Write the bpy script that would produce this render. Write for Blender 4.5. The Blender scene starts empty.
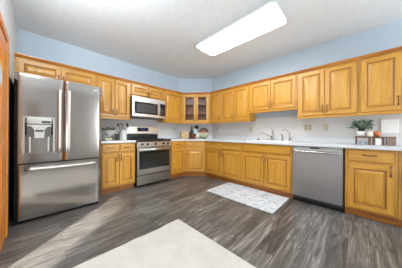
import bpy, bmesh, math, random
from mathutils import Vector, Matrix
random.seed(7)
S = bpy.context.scene
COL = S.collection
PI = math.pi

# ------------------------------------------------------------------ camera
cam_d = bpy.data.cameras.new('camera'); cam = bpy.data.objects.new('camera', cam_d); COL.objects.link(cam)
cam_d.sensor_fit = 'HORIZONTAL'; cam_d.sensor_width = 36; cam_d.lens = 158.5/402*36
cam_d.clip_start = 0.02; cam_d.shift_y = -0.18/402
YAW = 0.7789
cam.matrix_world = Matrix.Translation((3.662, -3.447, 1.048)) @ Matrix.Rotation(YAW, 4, 'Z') @ Matrix.Rotation(PI/2, 4, 'X') @ Matrix.Rotation(0.0066, 4, 'Z')
S.camera = cam

# ------------------------------------------------------------------ world, lights, exposure
W = bpy.data.worlds.new('world'); S.world = W; W.use_nodes = True
bg = W.node_tree.nodes['Background']; bg.inputs[0].default_value = (0.80, 0.90, 1.0, 1); bg.inputs[1].default_value = 0.8
S.view_settings.view_transform = 'Standard'; S.view_settings.look = 'None'
S.view_settings.gamma = 1; S.view_settings.use_curve_mapping = False
S.view_settings.exposure = 0.17

def light(name, kind, loc, direction, energy, color=(1, 1, 1), size=None, angle=None):
    d = bpy.data.lights.new(name, kind); d.energy = energy; d.color = color
    if size: d.shape = 'RECTANGLE'; d.size, d.size_y = size
    if angle is not None: d.angle = angle
    o = bpy.data.objects.new(name, d); COL.objects.link(o); o.location = loc
    o.rotation_euler = Vector(direction).to_track_quat('-Z', 'Y').to_euler()
    return o
CW = (0.90, 0.96, 1.0)
LIGHTS = [
 ('window_fill', (5.98, -0.95, 1.40), (-1, 0, 0.1), 50, (0.9, 1.7), 3.14),  # added area lamp at an unseen window, fills the left wall
 ('window_fill', (5.98, -5.2, 1.40), (-1, 0.0, 0.1), 10, (1.5, 1.7), 3.14),  # weaker added fill lamp at the other unseen side window
 ('upward_fill', (5.5, -5.0, 0.9), (-0.7, 0.3, 1.0), 60, (1.8, 1.0), 3.14),  # added upward lamp behind the camera, brightens the ceiling
 ('ceiling_fill', (2.6, -3.75, 2.1), (-0.25, 0.0, 1.0), 85, (0.6, 0.3), 3.14),  # added upward lamp near the camera, lifts ceiling and left wall
]
for nm, lc, dr_, en, sz, sp in LIGHTS:
    light(nm, 'AREA', lc, dr_, en, CW, sz).data.spread = sp
light('sun', 'SUN', (3, -9, 5), (-0.90, 1.0, -0.56), 22, (1.0, 0.96, 0.90), angle=0.03)

# ------------------------------------------------------------------ materials
def srgb(r, g, b):
    f = lambda c: (c/255/12.92) if c/255 <= 0.04045 else ((c/255+0.055)/1.055)**2.4
    return (f(r), f(g), f(b), 1)
class NT:
    def __init__(s, name):
        s.m = bpy.data.materials.new(name); s.m.use_nodes = True; s.t = s.m.node_tree
        s.b = s.t.nodes['Principled BSDF']
    def n(s, typ, **kw):
        x = s.t.nodes.new(typ)
        for k, v in kw.items():
            if k in x.inputs: x.inputs[k].default_value = v
            else: setattr(x, k, v)
        return x
    def l(s, a, b): s.t.links.new(a, b)
    def ramp(s, src, stops):
        r = s.n('ShaderNodeValToRGB'); s.l(src, r.inputs[0]); e = r.color_ramp.elements
        while len(e) < len(stops): e.new(0.5)
        for i, (p, c) in enumerate(stops): e[i].position = p; e[i].color = c
        return r.outputs[0]
    def coords(s, scale, rot=(0, 0, 0), kind='Object'):
        c = s.n('ShaderNodeTexCoord'); m = s.n('ShaderNodeMapping'); m.inputs['Scale'].default_value = scale; m.inputs['Rotation'].default_value = rot
        s.l(c.outputs[kind], m.inputs[0]); return m.outputs[0]
    def bump(s, h, strength, dist=0.002):
        b = s.n('ShaderNodeBump'); b.inputs['Strength'].default_value = strength; b.inputs['Distance'].default_value = dist
        s.l(h, b.inputs['Height']); s.l(b.outputs[0], s.b.inputs['Normal'])
def plain(name, c, rough=0.5, metal=0.0, noise=0.04, nscale=20, emit=None, **kw):
    t = NT(name)
    t.b.inputs['Roughness'].default_value = rough; t.b.inputs['Metallic'].default_value = metal
    no = t.n('ShaderNodeTexNoise', Scale=nscale, Detail=3.0); t.l(t.coords((1, 1, 1)), no.inputs['Vector'])
    a = tuple(max(0, v*(1-noise)) for v in c[:3])+(1,); b = tuple(min(1, v*(1+noise)) for v in c[:3])+(1,)
    t.l(t.ramp(no.outputs['Fac'], [(0.3, a), (0.7, b)]), t.b.inputs['Base Color'])
    if emit: t.b.inputs['Emission Color'].default_value = emit[0]; t.b.inputs['Emission Strength'].default_value = emit[1]
    for k, v in kw.items(): t.b.inputs[k.replace('_', ' ')].default_value = v
    return t.m
def wood(name, axis, c1, c2, c3, rough=0.32):
    t = NT(name)
    inf = t.n('ShaderNodeObjectInfo'); off = t.n('ShaderNodeVectorMath', operation='SCALE'); 
    cb = t.n('ShaderNodeCombineXYZ'); 
    for i in range(3): t.l(inf.outputs['Random'], cb.inputs[i])
    t.l(cb.outputs[0], off.inputs[0]); off.inputs['Scale'].default_value = 7.0
    c = t.n('ShaderNodeTexCoord'); ad = t.n('ShaderNodeVectorMath', operation='ADD'); t.l(c.outputs['Object'], ad.inputs[0]); t.l(off.outputs[0], ad.inputs[1])
    mp = t.n('ShaderNodeMapping'); sc = [14, 14, 14]; sc[axis] = 1.1; mp.inputs['Scale'].default_value = sc; t.l(ad.outputs[0], mp.inputs[0])
    n1 = t.n('ShaderNodeTexNoise', Scale=1.3, Detail=5.0, Roughness=0.6, Distortion=1.2); t.l(mp.outputs[0], n1.inputs['Vector'])
    mp2 = t.n('ShaderNodeMapping'); sc = [110, 110, 110]; sc[axis] = 3.0; mp2.inputs['Scale'].default_value = sc; t.l(ad.outputs[0], mp2.inputs[0])
    n2 = t.n('ShaderNodeTexNoise', Scale=1.0, Detail=2.0); t.l(mp2.outputs[0], n2.inputs['Vector'])
    base = t.ramp(n1.outputs['Fac'], [(0.28, c1), (0.5, c2), (0.72, c3)])
    fine = t.ramp(n2.outputs['Fac'], [(0.35, (0.84, 0.80, 0.74, 1)), (0.6, (1, 1, 1, 1))])
    mx = t.n('ShaderNodeMix', data_type='RGBA', blend_type='MULTIPLY'); mx.inputs[0].default_value = 0.8
    t.l(base, mx.inputs[6]); t.l(fine, mx.inputs[7]); t.l(mx.outputs[2], t.b.inputs['Base Color'])
    t.b.inputs['Roughness'].default_value = rough; t.b.inputs['Coat Weight'].default_value = 0.3; t.b.inputs['Coat Roughness'].default_value = 0.2
    t.bump(n2.outputs['Fac'], 0.15, 0.001)
    return t.m
OAK = (srgb(186, 127, 38), srgb(203, 147, 52), srgb(213, 162, 68))
M = {}
M['oak_v'] = wood('oak_upright_grain', 2, *OAK)
M['oak_h'] = wood('oak_level_grain', 0, *OAK)
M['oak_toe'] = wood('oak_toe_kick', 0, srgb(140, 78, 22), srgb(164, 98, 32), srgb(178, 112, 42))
M['oak_edge'] = wood('oak_moulding', 0, srgb(156, 92, 28), srgb(184, 118, 42), srgb(198, 136, 56))
M['oak_groove_shade'] = wood('oak_shaded_groove', 2, srgb(148, 92, 30), srgb(166, 106, 38), srgb(176, 116, 46))  # darker oak: shade of grooves and door edges put into the colour
M['casing'] = wood('orange_door_wood', 2, srgb(214, 122, 26), srgb(232, 144, 38), srgb(238, 156, 50), 0.4)
M['walnut'] = wood('walnut', 0, srgb(76, 48, 30), srgb(98, 64, 42), srgb(114, 78, 52), 0.5)
M['paleboard'] = wood('pale_board', 0, srgb(200, 160, 110), srgb(222, 186, 138), srgb(232, 200, 156), 0.5)
M['mauve_wood'] = wood('mauve_wood', 0, srgb(112, 88, 78), srgb(132, 106, 96), srgb(144, 118, 106), 0.6)
M['inside'] = wood('cabinet_inside', 2, srgb(126, 78, 44), srgb(146, 94, 56), srgb(158, 106, 66), 0.5)
M['wall_blue'] = plain('blue_wall_paint', srgb(183, 199, 213), 0.6, noise=0.015, nscale=6)
M['wall_pale'] = plain('pale_wall_paint', srgb(206, 205, 203), 0.5, noise=0.015, nscale=6)
M['wall_white'] = plain('white_wall_paint', srgb(238, 238, 238), 0.55, noise=0.01, nscale=6)
M['white'] = plain('white_ceramic', srgb(236, 236, 232), 0.25, noise=0.02)
M['cream'] = plain('cream_ceramic', srgb(226, 220, 200), 0.4)
M['laminate'] = plain('white_laminate', srgb(212, 215, 219), 0.22, noise=0.03, nscale=160)
M['almond'] = plain('almond_plastic', srgb(192, 186, 162), 0.4)
M['almond_dark'] = plain('almond_socket_plastic', srgb(160, 153, 132), 0.4)  # darker almond of the outlet sockets
M['black'] = plain('black_enamel', srgb(16, 16, 18), 0.25)
M['matte_black'] = plain('black_matte', srgb(12, 12, 13), 0.7)
M['glass_black'] = plain('dark_oven_glass', srgb(22, 24, 26), 0.06)
M['oven_screen'] = plain('dark_oven_screen', srgb(34, 38, 36), 0.12)
M['blue_display'] = plain('blue_display', srgb(30, 34, 80), 0.15, emit=(srgb(60, 80, 200), 0.08))
M['iron'] = plain('cast_iron', srgb(26, 26, 27), 0.55)
M['recess_grey'] = plain('grey_recess', srgb(112, 108, 104), 0.3, 0.6)
M['chrome'] = plain('chrome', srgb(190, 192, 196), 0.12, 1.0)
M['nickel'] = plain('brushed_nickel', srgb(165, 163, 160), 0.25, 1.0)
M['pewter'] = plain('aged_pewter', srgb(128, 100, 76), 0.35, 0.75, noise=0.2, nscale=90)
M['grey_case'] = plain('grey_case', srgb(60, 60, 62), 0.5)
M['dark_plastic'] = plain('dark_grey_plastic', srgb(58, 56, 56), 0.35)
M['leaf'] = plain('grey_green_leaf', srgb(140, 158, 142), 0.6, noise=0.35, nscale=30)
M['leaf_dark'] = plain('deep_green_leaf', srgb(50, 76, 56), 0.6, noise=0.35, nscale=30)
M['leaf_lime'] = plain('lime_green_leaf', srgb(128, 148, 88), 0.6, noise=0.3, nscale=30)
M['copper'] = plain('copper_orange', srgb(190, 106, 64), 0.4, 0.2, noise=0.15)
M['bottle_glass'] = plain('green_bottle_glass', srgb(42, 66, 44), 0.1)
M['basket'] = plain('brown_wicker', srgb(112, 70, 44), 0.7, noise=0.4, nscale=80)
M['bowl_tan'] = plain('tan_clay', srgb(206, 170, 140), 0.5)
M['blue_glaze'] = plain('pale_blue_glaze', srgb(190, 208, 216), 0.3)
M['diffuser'] = plain('light_diffuser', (0.9, 0.9, 0.9, 1), 0.4, noise=0.0, emit=((1, 0.99, 0.975, 1), 18.0))
M['soil'] = plain('soil', srgb(60, 46, 36), 0.9)
M['window_white'] = plain('white_window_paint', srgb(235, 235, 235), 0.4)

def glass(name, rough=0.0):
    t = NT(name); t.b.inputs['Base Color'].default_value = (0.95, 0.97, 0.97, 1); t.b.inputs['Roughness'].default_value = rough
    # thin pane: clear with a faint mirror reflection
    tr = t.n('ShaderNodeBsdfTransparent'); gl = t.n('ShaderNodeBsdfGlossy', Roughness=0.02); mx = t.n('ShaderNodeMixShader')
    mx.inputs[0].default_value = 0.010; t.l(tr.outputs[0], mx.inputs[1]); t.l(gl.outputs[0], mx.inputs[2])
    t.l(mx.outputs[0], t.t.nodes['Material Output'].inputs[0]); return t.m
M['glass'] = glass('clear_glass')

def steel(name, col=(186, 183, 180), rough=0.24, axis=2):
    t = NT(name); t.b.inputs['Metallic'].default_value = 1.0
    sc = [260, 260, 260]; sc[axis] = 2.0
    no = t.n('ShaderNodeTexNoise', Scale=1.0, Detail=2.0); t.l(t.coords(sc), no.inputs['Vector'])
    c = srgb(*col)
    t.l(t.ramp(no.outputs['Fac'], [(0.3, tuple(v*0.93 for v in c[:3])+(1,)), (0.7, c)]), t.b.inputs['Base Color'])
    mr = t.n('ShaderNodeMapRange'); mr.inputs['To Min'].default_value = rough-0.04; mr.inputs['To Max'].default_value = rough+0.06
    t.l(no.outputs['Fac'], mr.inputs['Value']); t.l(mr.outputs[0], t.b.inputs['Roughness'])
    t.bump(no.outputs['Fac'], 0.04, 0.0005)
    return t.m
M['steel'] = steel('stainless_steel', axis=0)
M['steel_v'] = steel('fridge_stainless', (188, 182, 177), 0.13, axis=2)
M['steel_bright'] = steel('bright_stainless', (222, 220, 216), 0.28, axis=0)
M['handle_steel'] = steel('satin_handle_steel', (226, 224, 220), 0.42, axis=2)
M['dw_steel'] = steel('dishwasher_stainless', (176, 172, 172), 0.34, axis=0)

def floor_mat():
    t = NT('grey_vinyl_planks')
    v = t.coords((1, 1, 1), (0, 0, PI/2))
    br = t.n('ShaderNodeTexBrick', Scale=1.0); br.inputs['Brick Width'].default_value = 1.25; br.inputs['Row Height'].default_value = 0.15
    br.inputs['Mortar Size'].default_value = 0.0015; br.inputs['Mortar Smooth'].default_value = 0.2; br.inputs['Color1'].default_value = (0, 0, 0, 1); br.inputs['Color2'].default_value = (1, 1, 1, 1); br.inputs['Mortar'].default_value = (0.5, 0.5, 0.5, 1)
    br.offset = 0.37; t.l(v, br.inputs['Vector'])
    # grain runs along y; each plank gets its own offset
    ad = t.n('ShaderNodeVectorMath', operation='ADD'); sc = t.n('ShaderNodeVectorMath', operation='SCALE'); sc.inputs['Scale'].default_value = 9.0
    c = t.n('ShaderNodeTexCoord'); t.l(br.outputs['Color'], sc.inputs[0]); t.l(c.outputs['Object'], ad.inputs[0]); t.l(sc.outputs[0], ad.inputs[1])
    m1 = t.n('ShaderNodeMapping'); m1.inputs['Scale'].default_value = (13, 1.3, 1); t.l(ad.outputs[0], m1.inputs[0])
    n1 = t.n('ShaderNodeTexNoise', Scale=1.2, Detail=6.0, Roughness=0.7, Distortion=1.4); t.l(m1.outputs[0], n1.inputs['Vector'])
    m2 = t.n('ShaderNodeMapping'); m2.inputs['Scale'].default_value = (70, 3.0, 1); t.l(ad.outputs[0], m2.inputs[0])
    n2 = t.n('ShaderNodeTexNoise', Scale=1.0, Detail=3.0); t.l(m2.outputs[0], n2.inputs['Vector'])
    base = t.ramp(n1.outputs['Fac'], [(0.25, srgb(58, 56, 54)), (0.45, srgb(98, 95, 91)), (0.58, srgb(134, 130, 125)), (0.72, srgb(178, 173, 167))])
    tint = t.ramp(br.outputs['Color'], [(0.0, (0.50, 0.49, 0.48, 1)), (1.0, (0.88, 0.88, 0.88, 1))])
    mx = t.n('ShaderNodeMix', data_type='RGBA', blend_type='MULTIPLY'); mx.inputs[0].default_value = 1; t.l(base, mx.inputs[6]); t.l(tint, mx.inputs[7])
    fine = t.ramp(n2.outputs['Fac'], [(0.35, (0.72, 0.71, 0.70, 1)), (0.6, (1, 1, 1, 1))])
    m3 = t.n('ShaderNodeMix', data_type='RGBA', blend_type='MULTIPLY'); m3.inputs[0].default_value = 0.8; t.l(mx.outputs[2], m3.inputs[6]); t.l(fine, m3.inputs[7])
    m4 = t.n('ShaderNodeMix', data_type='RGBA'); t.l(br.outputs['Fac'], m4.inputs[0]); t.l(m3.outputs[2], m4.inputs[6]); m4.inputs[7].default_value = srgb(44, 40, 38)
    t.l(m4.outputs[2], t.b.inputs['Base Color']); t.b.inputs['Roughness'].default_value = 0.36
    t.bump(n2.outputs['Fac'], 0.12, 0.001)
    return t.m
M['floor'] = floor_mat()

def ceiling_mat():
    t = NT('stippled_ceiling_paint'); no = t.n('ShaderNodeTexNoise', Scale=26.0, Detail=5.0, Roughness=0.7); t.l(t.coords((1, 1, 1)), no.inputs['Vector'])
    t.l(t.ramp(no.outputs['Fac'], [(0.3, srgb(222, 226, 230)), (0.7, srgb(234, 238, 241))]), t.b.inputs['Base Color'])
    t.b.inputs['Roughness'].default_value = 0.9; t.bump(no.outputs['Fac'], 0.2, 0.008); return t.m
M['ceiling'] = ceiling_mat()

def rug_pattern():
    t = NT('mottled_blue_white_rug')
    co = t.coords((1, 1, 1))
    a = t.n('ShaderNodeTexNoise', Scale=9.0, Detail=6.0, Roughness=0.75, Distortion=1.5); t.l(co, a.inputs['Vector'])
    v = t.n('ShaderNodeTexVoronoi', Scale=22.0); t.l(co, v.inputs['Vector'])
    base = t.ramp(a.outputs['Fac'], [(0.34, srgb(140, 146, 152)), (0.45, srgb(176, 181, 187)), (0.55, srgb(208, 211, 213)), (0.66, srgb(160, 168, 178))])
    sp = t.ramp(v.outputs['Distance'], [(0.1, (0.8, 0.82, 0.84, 1)), (0.35, (1, 1, 1, 1))])
    mx = t.n('ShaderNodeMix', data_type='RGBA', blend_type='MULTIPLY'); mx.inputs[0].default_value = 0.6; t.l(base, mx.inputs[6]); t.l(sp, mx.inputs[7])
    t.l(mx.outputs[2], t.b.inputs['Base Color']); t.b.inputs['Roughness'].default_value = 0.95; t.bump(a.outputs['Fac'], 0.5, 0.004); return t.m
M['rug_pattern'] = rug_pattern()
def rug_cream():
    t = NT('cream_woven_rug')
    a = t.n('ShaderNodeTexNoise', Scale=5.0, Detail=5.0, Roughness=0.7); t.l(t.coords((1, 1, 1)), a.inputs['Vector'])
    f = t.n('ShaderNodeTexNoise', Scale=220.0, Detail=1.0); t.l(t.coords((1, 1, 1)), f.inputs['Vector'])
    t.l(t.ramp(a.outputs['Fac'], [(0.3, srgb(174, 170, 162)), (0.7, srgb(188, 184, 176))]), t.b.inputs['Base Color'])
    t.b.inputs['Roughness'].default_value = 0.95; t.bump(f.outputs['Fac'], 0.4, 0.003); return t.m
M['rug_cream'] = rug_cream()
def plate_mat():
    t = NT('painted_plate'); g = t.n('ShaderNodeSeparateXYZ'); t.l(t.coords((1, 1, 1)), g.inputs[0])
    no = t.n('ShaderNodeTexNoise', Scale=30.0, Detail=3.0); t.l(t.coords((1, 1, 1)), no.inputs['Vector'])
    ma = t.n('ShaderNodeMath', operation='MULTIPLY_ADD'); t.l(no.outputs['Fac'], ma.inputs[0]); ma.inputs[1].default_value = 0.10; t.l(g.outputs[2], ma.inputs[2])
    t.l(t.ramp(ma.outputs[0], [(0.06, srgb(120, 140, 104)), (0.16, srgb(170, 178, 140)), (0.205, srgb(206, 180, 150)), (0.235, srgb(132, 84, 60)), (0.33, srgb(104, 62, 46))]), t.b.inputs['Base Color'])
    t.b.inputs['Roughness'].default_value = 0.3; return t.m
M['plate'] = plate_mat()

# ------------------------------------------------------------------ mesh helpers
class MB:
    def __init__(s): s.bm = bmesh.new(); s.mats = []
    def mi(s, m):
        if m not in s.mats: s.mats.append(m)
        return s.mats.index(m)
    def face(s, vs, m, smooth=False):
        try: f = s.bm.faces.new(vs)
        except ValueError: return None
        f.material_index = s.mi(m); f.smooth = smooth; return f
    def box(s, x0, x1, y0, y1, z0, z1, m, bevel=0.0):
        t = bmesh.new()
        r = bmesh.ops.create_cube(t, size=1)
        for v in t.verts: v.co = Vector(((x0+x1)/2+v.co.x*(x1-x0), (y0+y1)/2+v.co.y*(y1-y0), (z0+z1)/2+v.co.z*(z1-z0)))
        if bevel: bmesh.ops.bevel(t, geom=list(t.edges), offset=bevel, segments=2, affect='EDGES', profile=0.6)
        s.merge(t, m, bevel > 0); return s
    def merge(s, t, m, smooth=False):
        mp = {}
        for v in t.verts: mp[v] = s.bm.verts.new(v.co)
        for f in t.faces: s.face([mp[v] for v in f.verts], m, False)
        t.free()
    def prism(s, pts, z0, z1, m):          # pts in xy, ccw
        a = [s.bm.verts.new((x, y, z0)) for x, y in pts]; b = [s.bm.verts.new((x, y, z1)) for x, y in pts]
        s.face(a[::-1], m); s.face(b, m); n = len(pts)
        for i in range(n): s.face([a[i], a[(i+1) % n], b[(i+1) % n], b[i]], m)
        return s
    def profile(s, pts, x0, x1, m):        # pts (y,z) extruded along x
        a = [s.bm.verts.new((x0, y, z)) for y, z in pts]; b = [s.bm.verts.new((x1, y, z)) for y, z in pts]
        s.face(a, m); s.face(b[::-1], m); n = len(pts)
        for i in range(n): s.face([a[i], b[i], b[(i+1) % n], a[(i+1) % n]], m)
        return s
    def lathe(s, prof, m, c=(0, 0, 0), n=20, cap=True, sx=1, sy=1):
        rings = []
        for r, z in prof:
            rings.append([s.bm.verts.new((c[0]+sx*r*math.cos(2*PI*i/n), c[1]+sy*r*math.sin(2*PI*i/n), c[2]+z)) for i in range(n)])
        for a, b in zip(rings, rings[1:]):
            for i in range(n): s.face([a[i], a[(i+1) % n], b[(i+1) % n], b[i]], m, True)
        if cap: s.face(rings[0][::-1], m); s.face(rings[-1], m)
        return s
    def tube(s, pts, r, m, n=8):
        pts = [Vector(p) for p in pts]; rings = []
        up = None
        for i, p in enumerate(pts):
            d = (pts[min(i+1, len(pts)-1)]-pts[max(i-1, 0)]).normalized()
            if up is None: up = Vector((0, 0, 1)) if abs(d.z) < 0.9 else Vector((1, 0, 0))
            a = d.cross(up).normalized(); b = d.cross(a).normalized(); up = a.cross(d)
            rr = r[i] if isinstance(r, (list, tuple)) else r
            rings.append([s.bm.verts.new(p+rr*(math.cos(2*PI*k/n)*a+math.sin(2*PI*k/n)*b)) for k in range(n)])
        for a, b in zip(rings, rings[1:]):
            for i in range(n): s.face([a[i], a[(i+1) % n], b[(i+1) % n], b[i]], m, True)
        s.face(rings[0][::-1], m); s.face(rings[-1], m)
        return s
    def leaf(s, p, d, L, w, m):
        p = Vector(p); d = Vector(d).normalized(); up = Vector((random.uniform(-.5, .5), random.uniform(-.5, .5), 1))
        a = d.cross(up).normalized(); nn = a.cross(d)
        q = [p, p+d*L*.3+a*w*.5+nn*.1*w, p+d*L*.7+a*w*.45+nn*.1*w, p+d*L, p+d*L*.7-a*w*.45+nn*.1*w, p+d*L*.3-a*w*.5+nn*.1*w]
        mid = [p+d*L*.3, p+d*L*.7]
        v = [s.bm.verts.new(x) for x in q]; c = [s.bm.verts.new(x-nn*.08*w) for x in mid]
        s.face([v[0], v[1], c[0]], m); s.face([v[1], v[2], c[1], c[0]], m); s.face([v[2], v[3], c[1]], m)
        s.face([v[0], c[0], v[5]], m); s.face([c[0], c[1], v[4], v[5]], m); s.face([c[1], v[3], v[4]], m)
    def build(s, name, parent=None, loc=(0, 0, 0), rz=0.0):
        bmesh.ops.recalc_face_normals(s.bm, faces=list(s.bm.faces))
        me = bpy.data.meshes.new(name); s.bm.to_mesh(me); s.bm.free()
        for m in s.mats: me.materials.append(M[m])
        o = bpy.data.objects.new(name, me); COL.objects.link(o)
        if parent is not None: o.parent = parent
        o.location = loc; o.rotation_euler = (0, 0, rz)
        return o
def tag(o, label, cat, group=None, kind=None):
    if label: o['label'] = label
    if cat: o['category'] = cat
    if group: o['group'] = group
    if kind: o['kind'] = kind
    return o
def thing(name, label, cat, loc=(0, 0, 0), rz=0.0, group=None):
    o = bpy.data.objects.new(name, None); COL.objects.link(o); o.location = loc; o.rotation_euler = (0, 0, rz); o.empty_display_size = 0.1
    return tag(o, label, cat, group)
def struct(name, mb):
    o = mb.build(name); o['kind'] = 'structure'; return o
def bevelmod(o, w=0.004, seg=2):
    md = o.modifiers.new('bevel', 'BEVEL'); md.width = w; md.segments = seg; md.limit_method = 'ANGLE'; md.angle_limit = 0.6
    return o

# ------------------------------------------------------------------ room shell
CH = 2.627
XE, YE = 6.0, -6.2
DA, DB = (0.0, -0.675), (0.702, 0.0)          # ends of the slanted corner wall
struct('floor', MB().box(-0.15, XE+0.15, YE-0.15, 0.15, -0.1, 0.0, 'floor'))
struct('ceiling', MB().box(-0.15, XE+0.15, YE-0.15, 0.15, CH, CH+0.1, 'ceiling'))
def wall_split(mb, pts, z_split=1.40):
    mb.prism(pts, 0, z_split, 'wall_pale'); mb.prism(pts, z_split, CH, 'wall_blue'); return mb
struct('wall_left', wall_split(MB(), [(-0.12, YE), (0, YE), (0, -0.675), (-0.12, -0.62)]))
struct('wall_corner', wall_split(MB(), [(0, -0.675), (0.702, 0), (0.65, 0.12), (-0.12, -0.62)]))
struct('wall_right', wall_split(MB(), [(0.702, 0), (XE, 0), (XE, 0.12), (0.65, 0.12)]))
mb = MB().prism([(0, -3.82), (1.80, -3.82), (1.80, -3.702), (0, -3.702)], 0, CH, 'wall_white'); struct('wall_near', mb)
# unseen far walls of the dining side, openings placed for the light
mb = MB()
for x0, x1, z0, z1 in [(0, 3.85, 0, CH), (3.85, 4.6, 2.12, CH), (4.6, 4.75, 0, CH), (4.75, 5.7, 0, 0.5), (4.75, 5.7, 2.3, CH), (5.7, XE, 0, CH)]:
    mb.box(x0, x1, YE-0.12, YE, z0, z1, 'wall_pale')
struct('wall_back', mb)
mb = MB()
for y0, y1, z0, z1 in [(YE, -5.95, 0, CH), (-5.95, -4.45, 0, 0.5), (-5.95, -4.45, 2.3, CH), (-4.45, -1.4, 0, CH), (-1.4, -0.5, 0, 0.5), (-1.4, -0.5, 2.3, CH), (-0.5, 0, 0, CH)]:
    mb.box(XE, XE+0.12, y0, y1, z0, z1, 'wall_pale')
struct('wall_side', mb)
bevelmod(struct('reflection_panel', MB().box(XE-0.03, XE-0.001, -3.98, -3.62, 0, 2.1, 'mauve_wood')))  # unseen brown panel added to reflect as a dark band in the fridge
def window(name, a0, a1, z0, z1, axis, pos, nm=2):
    mb = MB(); fr = 0.05
    def bx(p0, p1, q0, q1):
        if axis == 'x': mb.box(p0, p1, pos-0.08, pos-0.03, q0, q1, 'window_white')
        else: mb.box(pos+0.03, pos+0.08, p0, p1, q0, q1, 'window_white')
    bx(a0, a1, z0, z0+fr); bx(a0, a1, z1-fr, z1); bx(a0, a0+fr, z0+fr, z1-fr); bx(a1-fr, a1, z0+fr, z1-fr)
    for i in range(1, nm):
        c = a0+(a1-a0)*i/nm; bx(c-fr/2, c+fr/2, z0+fr, z1-fr)
    struct(name, mb)
window('window_1', -5.95, -4.45, 0.5, 2.3, 'y', XE, 2); window('window_3', -1.4, -0.5, 0.5, 2.3, 'y', XE, 1)
window('window_2', 4.75, 5.7, 0.5, 2.3, 'x', YE, 3)
bl = MB()
for i in range(46): bl.box(4.77, 5.68, YE-0.11-0.004*(i % 2), YE-0.095, 0.50+i*0.0395, 0.545+i*0.0395, 'window_white')
struct('sun_block_1', bl)  # unseen closed slats added to keep the sun off the rug
bl = MB()
for i in range(46): bl.box(XE+0.095, XE+0.11+0.004*(i % 2), -5.93, -4.47, 0.50+i*0.0395, 0.545+i*0.0395, 'window_white')
struct('sun_block_2', bl)  # unseen slats added to stop sun through the side window
window('sun_opening', 3.83, 4.62, 0.0, 2.12, 'x', YE, 1)  # frame of an unseen opening added to shape the sun patch

# wooden door and casing on the near wall, black panel beside the fridge
door = thing('door_1', None, None, (1.10, -3.702, 0)); door['kind'] = 'structure'
mb = MB().box(0, 0.07, 0, 0.025, 0, 2.02, 'casing').box(0.07, 0.72, 0, 0.025, 1.95, 2.02, 'casing').build('casing', door); bevelmod(mb)
mb = MB().box(0.075, 0.70, 0.0, 0.015, 0.005, 1.945, 'casing'); mb.box(0.10, 0.36, 0.015, 0.02, 1.1, 1.85, 'casing').box(0.10, 0.36, 0.015, 0.02, 0.2, 0.95, 'casing'); bevelmod(mb.build('door_leaf', door))
mb = MB()
p = MB(); 
n = 28
a = [p.bm.verts.new((0.1*math.cos(2*PI*i/n), 0.0, 0.1*math.sin(2*PI*i/n))) for i in range(n)]
b = [p.bm.verts.new((0.1*math.cos(2*PI*i/n), 0.012, 0.1*math.sin(2*PI*i/n))) for i in range(n)]
c = [p.bm.verts.new((0.088*math.cos(2*PI*i/n), 0.016, 0.088*math.sin(2*PI*i/n))) for i in range(n)]
p.face(a, 'white'); p.face(c[::-1], 'white')
for i in range(n):
    j = (i+1) % n; p.face([a[i], a[j], b[j], b[i]], 'white'); p.face([b[i], b[j], c[j], c[i]], 'white')
tag(p.build('wall_plaque', loc=(1.715, -3.681, 1.50)), 'round white plaque hanging on the orange wooden door at the left', 'plaque')
bevelmod(tag(MB().box(0.30, 1.095, -3.7015, -3.6885, 0.0, 1.66, 'matte_black').build('upright_panel'), 'tall black panel standing between the fridge and the orange door casing', 'panel'), 0.003)

# ------------------------------------------------------------------ cabinet pieces (local: x right, -y towards the viewer)
def panel_loops(mb, x0, x1, z0, z1, yf, loops, mv='oak_v', mh='oak_h'):
    rings = []
    for ins, y in loops:
        rings.append([mb.bm.verts.new(v) for v in ((x0+ins, yf-y, z0+ins), (x1-ins, yf-y, z0+ins), (x1-ins, yf-y, z1-ins), (x0+ins, yf-y, z1-ins))])
    for k, (a, b) in enumerate(zip(rings, rings[1:])):
        for i in range(4):
            mb.face([a[i], a[(i+1) % 4], b[(i+1) % 4], b[i]], 'oak_groove_shade' if (k in GROOVE and len(loops) == 8) else mh if (i in (0, 2) and k < 4) else mv)
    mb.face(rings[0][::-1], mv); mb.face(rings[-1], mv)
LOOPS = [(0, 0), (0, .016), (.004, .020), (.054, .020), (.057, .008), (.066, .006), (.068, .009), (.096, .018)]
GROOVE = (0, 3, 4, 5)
FLAT = [(0, 0), (0, .013), (.007, .020)]
def bow(mb, p0, p1, out=0.028, r=0.0062):
    p0 = Vector(p0); p1 = Vector(p1); o = Vector((0, -1, 0)); pts = []; rs = []
    for i in range(9):
        t = i/8; pts.append(p0.lerp(p1, t)+o*out*math.sin(PI*t)**0.55); rs.append(r*(1.5 if i in (0, 8) else 1.0 if i in (1, 7) else 0.85 if i != 4 else 1.35))
    mb.tube(pts, rs, 'pewter', 8)
def pull(parent, x, z, yf, vertical=True, L=0.10):
    mb = MB()
    if vertical:
        bow(mb, (x, yf, z-L/2), (x, yf, z+L/2))
        for s in (-1, 1): mb.box(x-0.008, x+0.008, yf-0.004, yf, z+s*(L/2)-0.014, z+s*(L/2)+0.014, 'pewter')
    else:
        bow(mb, (x-L/2, yf, z), (x+L/2, yf, z))
        for s in (-1, 1): mb.box(x+s*L/2-0.014, x+s*L/2+0.014, yf-0.004, yf, z-0.008, z+0.008, 'pewter')
    return mb.build('handle', parent)
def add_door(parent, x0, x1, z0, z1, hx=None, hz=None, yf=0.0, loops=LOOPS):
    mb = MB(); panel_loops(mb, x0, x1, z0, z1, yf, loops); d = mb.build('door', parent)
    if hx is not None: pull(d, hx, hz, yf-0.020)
    return d
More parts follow.
